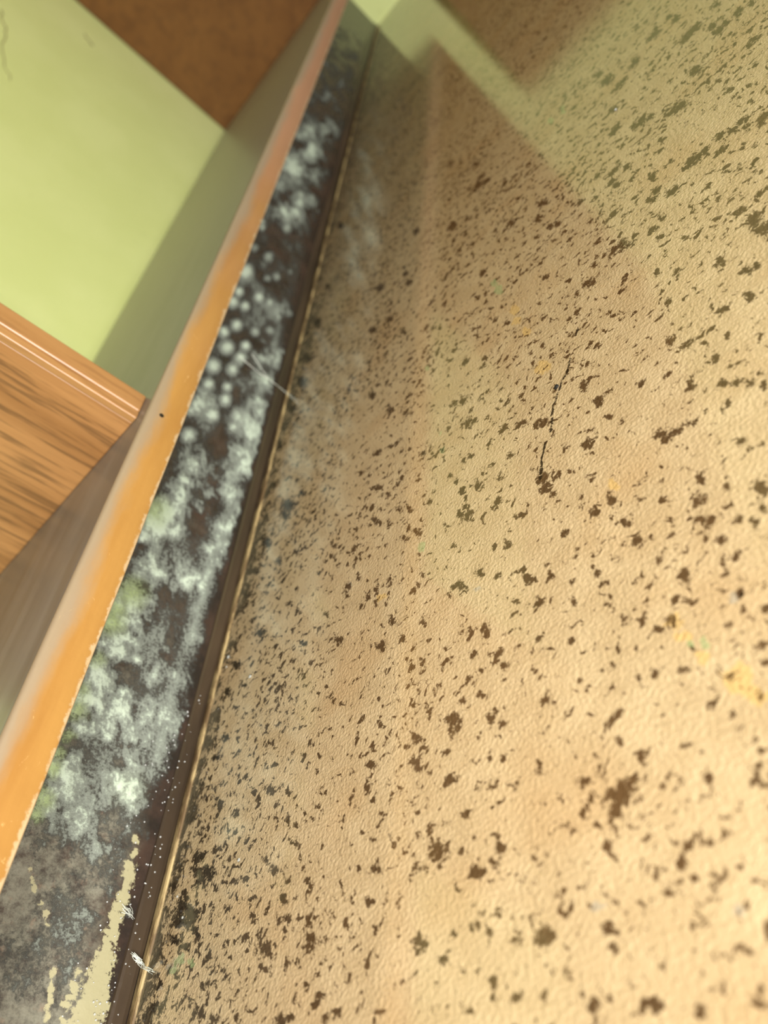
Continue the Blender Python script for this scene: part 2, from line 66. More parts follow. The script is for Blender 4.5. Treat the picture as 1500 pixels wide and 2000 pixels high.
FAINT_FLECKS = """-97.8,92.3,1.19,-0.13,1.10,0.8 -91.0,90.3,0.85,-0.07,0.80,0.8 -91.1,84.5,1.25,-0.08,1.15,0.8 -86.7,85.0,0.95,-0.05,0.89,0.8 -97.2,81.3,0.85,-0.06,0.76,0.8 -109.0,59.5,1.13,-0.04,0.89,0.8 -93.7,58.1,1.78,0.02,1.48,0.8 -128.8,64.6,1.13,-0.10,0.86,0.8 -142.0,49.3,1.49,-0.09,1.02,0.8 -115.8,48.8,1.27,-0.02,0.95,0.8 -62.8,118.1,0.92,-0.07,1.06,0.8 -68.7,128.7,1.13,-0.14,1.32,0.8 -18.8,485.8,1.77,-1.29,5.63,0.8 -22.9,474.3,1.76,-1.34,5.43,0.8 -18.1,460.0,1.20,-0.79,3.69,0.8 -7.6,332.6,1.63,-0.35,4.04,0.8 -3.2,324.4,1.57,-0.22,3.87,0.8 -19.7,322.7,1.49,-0.50,3.49,0.8 -13.8,303.3,1.39,-0.31,3.17,0.8 -174.7,654.3,5.37,-10.16,9.83,0.8 -147.2,602.3,4.04,-7.16,8.01,0.8 -44.0,232.1,2.01,-0.62,3.48,0.8 -117.6,139.2,1.15,-0.35,1.15,0.8 -86.5,73.7,1.16,-0.02,1.05,0.8 -106.0,49.3,1.20,0.01,0.92,0.8 -91.1,47.4,1.20,0.06,0.96,0.8 -132.5,72.3,1.19,-0.14,0.91,0.8 -146.4,77.7,1.13,-0.18,0.84,0.8"""
BLACK_SPOTS = """-342.9,128.1,5.23,-1.69,2.32,1 -342.3,121.7,5.67,-1.76,2.48,1 -330.0,118.0,5.86,-1.79,2.64,1 -335.3,115.9,4.96,-1.48,2.19,1 -360.1,138.0,3.40,-1.15,1.46,1 -361.6,127.7,4.48,-1.42,1.88,1 -363.0,119.6,3.88,-1.16,1.60,1 -346.8,112.3,4.63,-1.33,1.97,1 -346.5,107.0,7.12,-1.97,3.00,1 -337.6,103.0,6.34,-1.71,2.71,1 -346.5,101.1,7.04,-1.86,2.93,1 -338.9,98.1,5.82,-1.51,2.46,1 -330.1,94.0,3.26,-0.82,1.40,1 -346.6,92.1,4.94,-1.21,2.02,1 -337.5,89.7,4.27,-1.03,1.78,1 -363.7,108.7,2.72,-0.75,1.10,1 -361.4,89.9,4.16,-0.99,1.63,1 -338.4,77.2,2.32,-0.49,0.94,1 -352.8,76.4,2.94,-0.62,1.14,1 -351.0,68.0,4.77,-0.92,1.83,1 -327.9,356.0,8.60,-7.19,5.76,1 -329.2,347.2,6.40,-5.21,4.21,1 -312.8,357.1,4.09,-3.51,2.89,1 -330.0,252.0,5.58,-3.36,3.18,1 -356.0,314.4,5.93,-4.23,3.43,1 -347.1,333.9,6.66,-5.09,4.06,1 -359.1,296.8,5.12,-3.44,2.85,1 -349.1,552.2,7.74,-9.52,6.09,1 -348.8,517.9,9.32,-10.78,7.08,1 -355.3,485.6,7.34,-7.90,5.26,1 -362.6,446.7,7.17,-7.05,4.80,1 -357.2,169.3,3.56,-1.45,1.64,1 -343.3,190.8,4.70,-2.15,2.33,1 -346.7,180.2,4.08,-1.77,1.97,1 -350.4,238.9,5.21,-2.90,2.74,1 -352.6,222.7,4.48,-2.33,2.28,1 -335.8,219.2,3.60,-1.89,1.91,1 -362.0,151.6,4.10,-1.50,1.80,1 -340.9,665.2,6.35,-9.47,5.75,1 -345.2,605.7,8.09,-10.94,6.82,1 -342.9,801.1,7.20,-12.83,7.32,1 -281.2,222.1,3.45,-1.96,2.20,1 -181.1,294.4,1.86,-1.53,2.00,1 -195.7,302.9,2.01,-1.69,2.06,1 -62.1,135.6,0.60,-0.04,0.68,1"""
GREEN_SPOTS = """-136.0,396.8,3.26,-3.71,5.16,1 -138.5,408.2,2.61,-3.07,4.16,1 -75.8,127.0,1.46,-0.22,1.66,1 -81.1,127.7,1.21,-0.21,1.35,1 -193.2,235.4,2.46,-1.60,2.24,1 -183.5,309.1,1.54,-1.34,1.68,1 -181.1,294.4,2.23,-1.84,2.40,1 -194.1,378.8,2.26,-2.39,2.64,1 -329.7,81.8,3.62,-0.81,1.51,1 -339.2,84.1,4.25,-0.97,1.74,1 -343.4,81.1,4.29,-0.95,1.73,1 -70.6,548.1,2.39,-3.45,6.63,1 -80.9,551.5,2.15,-3.25,5.68,1"""
YELLOW_SPOTS = """-82.5,137.9,2.52,-0.53,2.88,1 -81.8,131.5,2.00,-0.37,2.25,1 -77.7,122.1,2.33,-0.33,2.58,1 -93.0,203.3,2.41,-1.08,3.16,1 -114.0,299.3,3.58,-2.89,5.30,1 -126.3,364.5,2.96,-3.05,4.66,1 -126.6,352.5,2.58,-2.56,3.97,1 -121.7,337.6,2.46,-2.31,3.77,1 -70.4,112.0,4.05,-0.34,4.43,1 -220.5,220.4,3.45,-2.07,2.75,1 -66.5,105.9,3.22,-0.16,3.50,1"""
GREY_SPOTS = """-84.7,58.7,1.44,0.05,1.23,1 -122.2,66.2,1.72,-0.14,1.34,1 -65.1,135.9,1.70,-0.23,2.06,1 -159.8,191.8,1.64,-0.85,1.57,1 -281.4,222.8,3.46,-1.97,2.21,1 -246.6,242.7,2.23,-1.44,1.67,1 -345.0,81.7,5.76,-1.28,2.31,1 -339.2,84.1,4.72,-1.08,1.93,1 -340.3,106.1,4.46,-1.23,1.91,1 -351.6,74.9,2.91,-0.60,1.13,1"""
SCUFF = [[(-93.5, 308.7), (-95.4, 303.6)], [(-100.1, 290.2), (-102.1, 284.3), (-106.1, 279.4), (-109.9, 271.8), (-111.8, 268.0), (-114.2, 259.5), (-115.5, 253.0)], [(-118.6, 247.9), (-121.1, 241.8), (-122.1, 237.7), (-123.5, 229.4)]]
MOULD = """450.5,66.6,14.62,-2.14,9.16,1 629.3,29.3,16.95,-3.29,8.60,0.7 551.8,25.7,19.98,-4.03,11.21,0.75 525.9,21.9,16.62,-3.43,9.68,0.8 483.2,22.2,17.08,-3.52,10.55,0.85 453.1,18.6,15.91,-3.35,10.30,0.9 416.6,19.0,16.23,-3.37,11.10,0.85 388.3,23.3,16.08,-3.19,11.46,0.8 813.8,42.5,29.22,-4.96,11.98,0.8 1017.6,64.5,29.24,-4.05,9.82,0.9 1092.6,34.5,33.05,-5.17,10.57,0.8 1001.0,46.7,26.96,-4.14,9.26,0.9 1285.1,32.8,37.36,-5.40,10.34,0.5 911.3,60.9,31.01,-4.57,11.46,1 981.8,46.9,24.44,-3.78,8.53,0.9 842.6,41.9,22.34,-3.76,8.90,0.8 799.1,50.4,23.19,-3.79,9.61,0.9 865.1,27.7,20.46,-3.67,8.03,0.6 945.0,30.3,21.60,-3.69,7.86,0.8 844.4,67.6,12.44,-1.80,4.88,0.7 461.8,25.5,19.41,-3.91,12.34,0.95 426.5,22.7,14.83,-3.01,9.96,0.85 389.8,55.3,15.73,-2.41,10.89,0.85 372.1,58.3,6.97,-1.01,4.95,0.9 358.8,59.8,10.54,-1.48,7.63,0.85 371.6,38.8,6.07,-1.05,4.38,0.85 378.8,23.2,13.06,-2.58,9.45,0.75 337.8,61.9,12.60,-1.65,9.42,1 323.3,64.7,10.76,-1.31,8.21,1 326.3,51.5,6.59,-0.94,5.07,0.9 353.8,19.7,12.23,-2.42,9.24,0.75 327.3,21.8,11.31,-2.14,8.92,0.8 355.4,42.4,5.78,-0.95,4.27,0.6 295.8,59.5,10.34,-1.23,8.31,1 288.6,55.8,7.81,-0.95,6.38,1 295.1,35.2,9.75,-1.54,8.03,0.75 322.2,20.5,9.82,-1.86,7.82,0.85 259.6,61.3,9.92,-0.98,8.48,0.95 231.4,61.1,8.07,-0.65,7.26,1 229.2,49.6,2.27,-0.22,2.07,1 261.4,25.6,9.23,-1.47,8.15,0.6 230.6,26.6,8.34,-1.16,7.79,0.75 212.2,65.9,7.51,-0.43,6.96,0.95 208.2,51.6,2.41,-0.19,2.28,1 203.7,24.9,10.68,-1.31,10.51,0.75 197.6,49.6,8.73,-0.64,8.46,0.8 195.0,65.5,7.08,-0.30,6.77,0.95 180.6,66.8,5.90,-0.15,5.79,0.95 190.3,32.6,10.11,-0.99,10.12,0.75 199.6,20.4,6.05,-0.77,6.03,0.75 176.1,33.8,6.86,-0.56,7.05,0.7 152.3,63.9,7.27,0.02,7.55,0.9 160.8,32.9,9.09,-0.60,9.63,0.75 156.5,27.4,6.43,-0.46,6.92,0.75 137.8,50.9,8.16,-0.01,8.85,0.85 128.3,41.3,6.82,-0.04,7.63,0.75 140.3,64.3,4.63,0.09,4.92,0.8 119.7,29.3,4.91,-0.08,5.67,0.5 106.1,10.8,1.73,-0.05,2.10,0.9 165.6,62.4,4.09,-0.07,4.14,0.6 180.8,52.1,3.82,-0.20,3.82,0.6 175.2,21.5,4.43,-0.46,4.63,0.6 125.3,62.7,3.06,0.12,3.35,0.55 141.4,25.6,4.87,-0.27,5.41,0.5 111.2,22.3,4.36,-0.06,5.16,0.45 106.8,48.0,5.39,0.23,6.23,0.42 97.8,32.0,6.12,0.18,7.35,0.42 82.8,52.9,4.85,0.49,5.83,0.42 69.6,52.0,4.60,0.60,5.67,0.45 76.9,34.1,5.61,0.43,6.99,0.42 258.5,51.0,4.28,-0.49,3.70,0.6 244.2,32.7,4.85,-0.67,4.39,0.5 296.6,21.8,5.78,-1.04,4.81,0.6 278.7,24.5,5.46,-0.92,4.68,0.55 221.8,36.1,4.49,-0.53,4.22,0.5 186.6,52.1,5.58,-0.33,5.50,0.75 249.2,61.5,7.53,-0.69,6.55,0.9 309.2,70.7,6.56,-0.70,5.10,0.9 764.7,80.7,8.33,-1.13,3.52,0.6 1188.0,49.4,21.06,-2.94,6.22,0.6 1187.2,34.8,21.16,-3.17,6.29,0.4"""
MOULD_DOTS = """610.9,69.6,7.95,-1.19,4.02,1 591.5,71.6,10.15,-1.50,5.25,1 598.4,59.9,7.79,-1.25,4.02,1 624.4,50.3,9.20,-1.58,4.63,0.9 629.0,38.8,8.42,-1.55,4.25,0.8 564.6,61.3,8.83,-1.41,4.75,1 545.3,69.3,8.40,-1.26,4.61,1 573.6,43.7,7.46,-1.34,4.02,0.8 590.9,30.4,7.81,-1.52,4.15,0.7 529.6,62.3,10.37,-1.63,5.84,1 547.5,47.7,7.80,-1.37,4.33,1 528.2,48.5,8.95,-1.56,5.10,1 509.4,51.7,9.25,-1.57,5.40,0.9 497.6,67.7,9.58,-1.43,5.61,1 474.5,66.0,7.12,-1.07,4.31,1 484.7,51.2,6.71,-1.14,4.05,0.9 470.5,49.1,8.44,-1.44,5.21,0.9 445.4,55.5,7.89,-1.27,5.02,1 412.3,66.7,7.72,-1.09,5.12,1 462.0,36.9,7.06,-1.32,4.45,0.9 447.4,36.3,6.19,-1.15,3.99,0.9 646.4,70.4,14.26,-2.13,6.90,1 738.5,70.5,6.84,-1.00,2.99,0.9 695.1,70.6,9.44,-1.40,4.32,0.7 698.2,54.4,10.65,-1.75,4.91,0.8 663.1,48.3,7.98,-1.37,3.84,0.7 676.8,40.0,8.24,-1.49,3.93,0.7 702.2,27.6,6.54,-1.25,3.05,0.6 775.0,45.9,12.37,-2.09,5.27,0.8 746.1,74.1,10.39,-1.49,4.49,0.8 460.1,35.4,6.39,-1.20,4.04,0.9"""
MOULD_GREEN = """267.3,65.8,7.95,-0.76,6.67,1 244.4,70.3,6.68,-0.49,5.81,1 253.1,71.0,5.49,-0.43,4.70,1 218.9,70.2,3.67,-0.20,3.35,0.8 189.0,71.1,4.40,-0.12,4.23,0.9 156.5,72.4,3.41,0.05,3.48,1 141.9,70.6,3.70,0.11,3.88,1 134.4,71.4,2.91,0.13,3.10,0.9 331.8,70.4,9.66,-1.12,7.23,0.9 160.3,31.9,6.49,-0.44,6.89,0.12 173.4,70.8,3.12,-0.03,3.09,0.7 199.1,72.0,3.42,-0.12,3.23,0.7 164.4,72.8,3.01,0.01,3.02,0.8"""
DRIPS = """138.3,19.4,1.58,-0.10,1.78,1 132.1,19.1,1.54,-0.08,1.76,1 126.1,18.8,2.11,-0.10,2.44,1 121.5,18.4,2.37,-0.09,2.76,1 116.8,18.5,2.33,-0.07,2.74,1 112.1,18.6,2.29,-0.05,2.71,1 107.6,18.7,2.53,-0.04,3.03,1 103.1,18.8,2.48,-0.02,3.00,1 98.7,18.8,2.44,0.00,2.97,1 94.4,18.9,2.40,0.02,2.95,1 90.2,19.0,2.62,0.05,3.24,1 86.1,18.8,2.83,0.07,3.54,1 82.0,18.7,3.29,0.11,4.15,1 78.9,19.1,3.75,0.16,4.75,1 75.5,19.4,4.44,0.22,5.66,1 71.9,19.6,4.86,0.29,6.23,1 69.0,19.5,5.28,0.35,6.82,1 66.2,19.7,5.45,0.40,7.08,1 63.3,19.6,5.62,0.45,7.34,1 60.6,19.6,5.79,0.51,7.60,1 56.9,19.4,5.93,0.57,7.84,1 75.8,39.8,1.11,0.10,1.37,1 73.0,39.2,1.10,0.11,1.37,1 70.3,38.6,1.08,0.11,1.36,1 67.6,38.0,1.07,0.11,1.35,1 64.9,37.4,1.06,0.12,1.35,1 62.2,36.8,1.05,0.12,1.34,1 59.6,36.2,1.04,0.13,1.34,1 111.1,64.9,1.03,0.07,1.16,1 107.4,62.4,1.02,0.07,1.15,1 103.7,60.0,1.01,0.07,1.15,1 99.6,55.4,1.00,0.07,1.16,1 96.4,51.3,1.19,0.08,1.39,1 92.7,49.3,0.98,0.07,1.16,1 73.1,29.0,1.69,0.13,2.13,1 69.2,29.2,1.18,0.10,1.51,1 78.0,28.5,1.48,0.09,1.85,1 66.1,30.4,1.17,0.11,1.49,1 60.7,29.8,1.14,0.12,1.48,1"""


# ------------------------------------------------------------------ helpers
def lin(r, g, b):
    f = lambda c: (c / 255 / 12.92) if c / 255 <= 0.04045 else ((c / 255 + 0.055) / 1.055) ** 2.4
    return (f(r), f(g), f(b), 1.0)


class Mat:
    """Small wrapper to write node materials line by line."""
    def __init__(self, name):
        self.m = bpy.data.materials.new(name)
        self.m.use_nodes = True
        self.t = self.m.node_tree
        self.b = self.t.nodes['Principled BSDF']
        self.geo = None

    def n(self, kind, **kw):
        x = self.t.nodes.new(kind)
        for k, v in kw.items():
            setattr(x, k, v)
        return x

    def put(self, sock, val):
        if isinstance(val, bpy.types.NodeSocket):
            self.t.links.new(val, sock)
        else:
            sock.default_value = val

    def pos(self, scale=(1, 1, 1)):
        if self.geo is None:
            self.geo = self.n('ShaderNodeNewGeometry')
        mp = self.n('ShaderNodeMapping')
        mp.inputs['Scale'].default_value = scale
        self.t.links.new(self.geo.outputs['Position'], mp.inputs['Vector'])
        return mp.outputs['Vector']

    def noise(self, scale, detail=3.0, rough=0.5, stretch=(1, 1, 1), dist=0.0):
        x = self.n('ShaderNodeTexNoise')
        self.put(x.inputs['Vector'], self.pos(stretch))
        x.inputs['Scale'].default_value = scale
        x.inputs['Detail'].default_value = detail
        x.inputs['Roughness'].default_value = rough
        x.inputs['Distortion'].default_value = dist
        return x.outputs['Fac']

    def math(self, op, a, b=0.0, c=None):
        x = self.n('ShaderNodeMath', operation=op)
        self.put(x.inputs[0], a)
        self.put(x.inputs[1], b)
        if c is not None:
            self.put(x.inputs[2], c)
        return x.outputs[0]

    def ramp(self, v, lo, hi, a=0.0, b=1.0):
        x = self.n('ShaderNodeMapRange')
        x.clamp = True
        x.interpolation_type = 'SMOOTHSTEP'
        self.put(x.inputs['Value'], v)
        for k, q in zip(('From Min', 'From Max', 'To Min', 'To Max'), (lo, hi, a, b)):
            x.inputs[k].default_value = q
        return x.outputs['Result']

    def mix(self, fac, a, b):
        x = self.n('ShaderNodeMix', data_type='RGBA')
        self.put(x.inputs[0], fac)
        self.put(x.inputs[6], a)
        self.put(x.inputs[7], b)
        return x.outputs[2]

    def attr(self, name):
        x = self.n('ShaderNodeAttribute', attribute_name=name)
        return x.outputs['Fac']

    def sep(self):
        x = self.n('ShaderNodeSeparateXYZ')
        self.put(x.inputs[0], self.pos())
        return x.outputs

    def bump(self, h, dist, strength=1.0):
        x = self.n('ShaderNodeBump')
        x.inputs['Strength'].default_value = strength
        x.inputs['Distance'].default_value = dist
        self.put(x.inputs['Height'], h)
        return x.outputs['Normal']

    def set(self, **kw):
        for k, v in kw.items():
            self.put(self.b.inputs[k.replace('_', ' ')], v)
        return self.m


def obj(name, me, mat, parent=None, smooth=False, **props):
    o = bpy.data.objects.new(name, me)
    col.objects.link(o)
    if mat is not None:
        me.materials.append(mat)
    if parent is not None:
        o.parent = parent
    if smooth:
        me.polygons.foreach_set('use_smooth', [True] * len(me.polygons))
    for k, v in props.items():
        o[k] = v
    return o


def empty(name, loc, **props):
    o = bpy.data.objects.new(name, None)
    o.empty_display_size = 0.05
    col.objects.link(o)
    for k, v in props.items():
        o[k] = v
    return o


def box_mesh(x0, x1, y0, y1, z0, z1, bevel=0.0, seg=2):
    bm = bmesh.new()
    bmesh.ops.create_cube(bm, size=1)
    for v in bm.verts:
        v.co = Vector((x0 + (v.co.x + .5) * (x1 - x0), y0 + (v.co.y + .5) * (y1 - y0), z0 + (v.co.z + .5) * (z1 - z0)))
    if bevel:
        bmesh.ops.bevel(bm, geom=bm.edges[:], offset=bevel, segments=seg, profile=0.5, affect='EDGES')
    me = bpy.data.meshes.new('box')
    bm.to_mesh(me)
    bm.free()
    return me


def profile_mesh(pts, y0, y1, n=1, wobble=None):
    """Extrude an (x, z) outline along y, with n segments; wobble(y) shifts it slightly."""
    verts, faces = [], []
    k = len(pts)
    for i in range(n + 1):
        y = y0 + (y1 - y0) * i / n
        dx, dz = wobble(y) if wobble else (0, 0)
        verts += [(p[0] + dx, y, p[1] + dz) for p in pts]
    for i in range(n):
        for j in range(k):
            a, b = i * k + j, i * k + (j + 1) % k
            faces.append((a, a + k, b + k, b))
    faces.append(tuple(range(k)))
    faces.append(tuple(reversed(range(n * k, n * k + k))))
    me = bpy.data.meshes.new('profile')
    me.from_pydata(verts, [], faces)
    bm = bmesh.new()
    bm.from_mesh(me)
    bmesh.ops.recalc_face_normals(bm, faces=bm.faces[:])
    bm.to_mesh(me)
    bm.free()
    return me


def tube(bm, pts, r0, r1=None, sides=6):
    r1 = r0 if r1 is None else r1
    pts = [Vector(p) for p in pts]
    rings = []
    for i, p in enumerate(pts):
        d = (pts[min(i + 1, len(pts) - 1)] - pts[max(i - 1, 0)]).normalized()
        a = d.orthogonal().normalized()
        b = d.cross(a)
        r = r0 + (r1 - r0) * i / max(1, len(pts) - 1)
        rings.append([bm.verts.new(p + (a * math.cos(t) + b * math.sin(t)) * r)
                      for t in [2 * math.pi * k / sides for k in range(sides)]])
    for i in range(len(rings) - 1):
        for k in range(sides):
            bm.faces.new((rings[i][k], rings[i][(k + 1) % sides], rings[i + 1][(k + 1) % sides], rings[i + 1][k]))
    bm.faces.new(rings[0][::-1])
    bm.faces.new(rings[-1])


def bm_mesh(bm, name='mesh'):
    bmesh.ops.recalc_face_normals(bm, faces=bm.faces[:])
    me = bpy.data.meshes.new(name)
    bm.to_mesh(me)
    bm.free()
    return me


def vnoise(a, b, seed):
    """2-D value noise for arrays (feature size 1)."""
    r = np.random.default_rng(seed).random((256, 256))
    ia, ib = np.floor(a).astype(int), np.floor(b).astype(int)
    fa, fb = a - ia, b - ib
    fa, fb = fa * fa * (3 - 2 * fa), fb * fb * (3 - 2 * fb)
    g = lambda i, j: r[i & 255, j & 255]
    return (g(ia, ib) * (1 - fa) + g(ia + 1, ib) * fa) * (1 - fb) + (g(ia, ib + 1) * (1 - fa) + g(ia + 1, ib + 1) * fa) * fb


def fbm(a, b, seed, octaves=4):
    s, w, t = 0, 1.0, 0
    for k in range(octaves):
        s = s + w * vnoise(a * 2 ** k, b * 2 ** k, seed + k)
        t += w
        w *= .55
    return s / t


def read_table(txt):
    return [tuple(float(k) for k in t.split(',')) for t in txt.split()]


def blob_field(P, Q, txt, soft=0.5, gain=1.0, warp=None):
    """Grid field (P rows x Q cols coordinates in mm): 1 at a blob's centre, 0.5 on its outline."""
    F = np.zeros((len(P), len(Q)), np.float32)
    pad = 0 if warp is None else 2.5
    for c0, c1, l00, l10, l11, s in read_table(txt):
        e0, e1 = l00 / soft + pad, math.hypot(l10, l11) / soft + pad
        i0, i1 = np.searchsorted(P, (c0 - e0, c0 + e0))
        j0, j1 = np.searchsorted(Q, (c1 - e1, c1 + e1))
        if i1 <= i0 or j1 <= j0:
            continue
        dx = (P[i0:i1, None] - c0)
        dy = (Q[None, j0:j1] - c1)
        if warp is not None:
            k = min(1.0, .25 + min(l00, l11) / 2.0)
            dx = dx + k * warp[0][i0:i1, j0:j1]
            dy = dy + k * warp[1][i0:i1, j0:j1]
        a = dx / l00
        b = (dy - l10 * a) / l11
        v = np.clip(1 - soft * np.sqrt(a * a + b * b), 0, 1) * s * gain
        F[i0:i1, j0:j1] = np.maximum(F[i0:i1, j0:j1], v)
    return F


def grid_mesh(name, X, Y, Z, attrs, keep=None):
    """Quad grid from 2-D coordinate arrays, with float point attributes."""
    n0, n1 = X.shape
    me = bpy.data.meshes.new(name)
    idx = np.arange(n0 * n1).reshape(n0, n1)
    q = np.stack([idx[:-1, :-1], idx[1:, :-1], idx[1:, 1:], idx[:-1, 1:]], -1).reshape(-1, 4)
    co = np.stack([X, Y, Z], -1).reshape(-1, 3).astype(np.float32)
    vals = {k: v.reshape(-1).astype(np.float32) for k, v in attrs.items()}
    if keep is not None:
        q = q[keep.reshape(-1)]
        used = np.unique(q)
        remap = np.zeros(n0 * n1, np.int64)
        remap[used] = np.arange(len(used))
        q, co = remap[q], co[used]
        vals = {k: v[used] for k, v in vals.items()}
    me.vertices.add(len(co))
    me.vertices.foreach_set('co', co.reshape(-1))
    me.loops.add(q.size)
    me.loops.foreach_set('vertex_index', q.reshape(-1).astype(np.int32))
    me.polygons.add(len(q))
    me.polygons.foreach_set('loop_start', np.arange(0, q.size, 4, dtype=np.int32))
    me.polygons.foreach_set('use_smooth', np.ones(len(q), bool))
    me.update(calc_edges=True)
    for k, v in vals.items():
        at = me.attributes.new(k, 'FLOAT', 'POINT')
        at.data.foreach_set('value', v)
    return me


# main positions, in metres
XW, XP, XF, YW = -4.11 * U, -2.05 * U, -1.72 * U, 9.537 * U      # wall behind, plinth face, shelf front, end wall
ZB, ZT, ZTOP = 0.508 * U, 0.632 * U, 4.6 * U                      # underside and top of the bottom shelf, cupboard top
Y0 = -3.2 * U                                                     # near end of the cupboard, behind the camera

# ------------------------------------------------------------------ materials
# speckled linoleum
f = Mat('speckled_linoleum')
base = f.mix(f.ramp(f.noise(55, 3, .6), .35, .7), lin(190, 165, 127), lin(201, 177, 139))
base = f.mix(f.ramp(f.noise(18, 2, .5), .50, .75, 0, .5), base, lin(189, 155, 112))
near = f.attr('damp')
fine = f.noise(230, 4, .66, dist=.5)
patch = f.noise(22, 2, .5)
f_thr = f.math('MULTIPLY_ADD', f.attr('speckle'), -.065, f.math('MULTIPLY_ADD', patch, -.20, .703))
small = f.ramp(f.math('SUBTRACT', fine, f_thr), -.012, .03)
jagn = f.noise(400, 4, .74, dist=.8)
jag = f.math('MULTIPLY_ADD', jagn, 2.1, -1.05)
fa = f.attr('fleck')
fleck = f.ramp(f.math('ADD', fa, jag), .40, .58)
fleck = f.math('MULTIPLY', fleck, f.ramp(fa, .10, .30))
allf = f.math('MAXIMUM', fleck, small)
brown = f.mix(patch, lin(58, 38, 20), lin(88, 62, 34))
brown = f.mix(f.ramp(near, .15, .9), brown, lin(46, 34, 20))
c = f.mix(f.ramp(f.math('MULTIPLY_ADD', jag, .3, f.attr('yellow')), .4, .55, 0, .6), base, lin(214, 176, 106))
c = f.mix(f.ramp(f.math('MULTIPLY_ADD', jag, .3, f.attr('grey')), .4, .6, 0, .7), c, lin(170, 160, 142))
c = f.mix(f.math('MULTIPLY', allf, .93), c, brown)
c = f.mix(f.ramp(f.math('MULTIPLY_ADD', jag, .35, f.attr('green')), .4, .58, 0, .65), c, lin(160, 174, 122))
ba = f.attr('black')
blk = f.math('MULTIPLY', f.ramp(f.math('ADD', ba, jag), .34, .55), f.ramp(ba, .05, .3))
c = f.mix(f.math('MULTIPLY', blk, .95), c, lin(36, 29, 19))
# black damp growth close to the plinth
g_thr = f.math('MULTIPLY_ADD', f.attr('damp_edge'), -.30, .71)
gn = f.noise(95, 5, .72, dist=.8)
grow = f.ramp(f.math('SUBTRACT', gn, g_thr), -.02, .05)
c = f.mix(f.math('MULTIPLY', grow, .93), c, lin(40, 31, 19))
c = f.mix(f.ramp(f.math('MULTIPLY', f.attr('damp_edge'), patch), .2, .5, 0, .3), c, lin(150, 142, 118))
hgt = f.noise(640, 1.5, .6)
linoleum = f.set(Base_Color=c, Roughness=.7, Specular_IOR_Level=0.0,
                 Normal=f.bump(hgt, .0009, .8),
                 Coat_Weight=1.0, Coat_Roughness=.075, Coat_IOR=1.58, Coat_Normal=f.bump(hgt, .0010, .03))

# plinth: dark brown gloss paint gone dull
p = Mat('damp_dark_paint')
pc = p.mix(p.ramp(p.noise(38, 5, .65), .35, .7), lin(38, 33, 30), lin(62, 48, 41))
zz = p.sep()[2]
haze = p.math('MULTIPLY', p.attr('haze'), p.ramp(p.noise(110, 6, .8), .30, .66))
pc = p.mix(p.math('MULTIPLY', haze, .85), pc, lin(126, 123, 108))
pc = p.mix(p.math('MULTIPLY', p.attr('haze'), p.ramp(p.noise(120, 5, .7), .55, .72, 0, .5)), pc, lin(128, 102, 84))
drip = p.ramp(p.math('ADD', p.attr('drip'), p.math('MULTIPLY_ADD', p.noise(330, 5, .75), 1.7, -.85)), .40, .58)
drip = p.math('MULTIPLY', drip, p.ramp(p.attr('drip'), .15, .40))
pc = p.mix(p.math('MULTIPLY', drip, .9), pc, lin(160, 153, 120))
plinth_mat = p.set(Base_Color=pc, Roughness=p.ramp(p.attr('haze'), 0, 1, .26, .6), Specular_IOR_Level=.4,
                   Normal=p.bump(p.noise(300, 5, .6), .0006, .4))

# mould growth
q = Mat('pale_mould')
mn = q.noise(600, 5, .8)
mv = q.math('ADD', q.attr('mould'), q.math('MULTIPLY_ADD', mn, 1.1, -.55))
mc = q.mix(q.ramp(mv, .26, .56), lin(80, 79, 74), lin(126, 131, 122))
mc = q.mix(q.ramp(mv, .56, .95), mc, lin(190, 202, 184))
mc = q.mix(q.math('MULTIPLY', q.attr('green'), q.ramp(mn, .3, .6, .3, .9)), mc, lin(152, 168, 108))
mould_mat = q.set(Base_Color=mc, Roughness=.95, Specular_IOR_Level=.05, Alpha=q.ramp(mv, .06, .44),
                  Normal=q.bump(mn, .0012, .6))


def wood(name, a, b, dark, stretch, scale=1.0, rough=.45, grain=.5, coat=.2):
    w = Mat(name)
    g = w.noise(26 * scale, 6, .62, stretch, .35)
    g2 = w.noise(150 * scale, 4, .6, stretch)
    cc = w.mix(w.ramp(g, .32, .68), a, b)
    cc = w.mix(w.ramp(g2, .47, .64, 0, grain), cc, dark)
    cc = w.mix(w.ramp(w.noise(9 * scale, 3, .5, stretch, .6), .6, .7, 0, grain), cc, dark)
    return w.set(Base_Color=cc, Roughness=rough, Specular_IOR_Level=.4, Coat_Weight=coat, Coat_Roughness=.3,
                 Normal=w.bump(g2, .0005, .35))


divider_mat = wood('pine_veneer', lin(146, 100, 57), lin(172, 124, 76), lin(80, 50, 28), (1.0, 1.0, .07), 1.5, .5, .6)
lipping_mat = wood('varnished_lipping', lin(150, 106, 62), lin(172, 128, 80), lin(112, 72, 42), (1.0, 1.0, .08), 1.2, .4, .35)
brown_mat = wood('brown_hardboard', lin(112, 72, 34), lin(126, 84, 42), lin(88, 55, 28), (1, 1, 1), .45, .5, .35, .1)

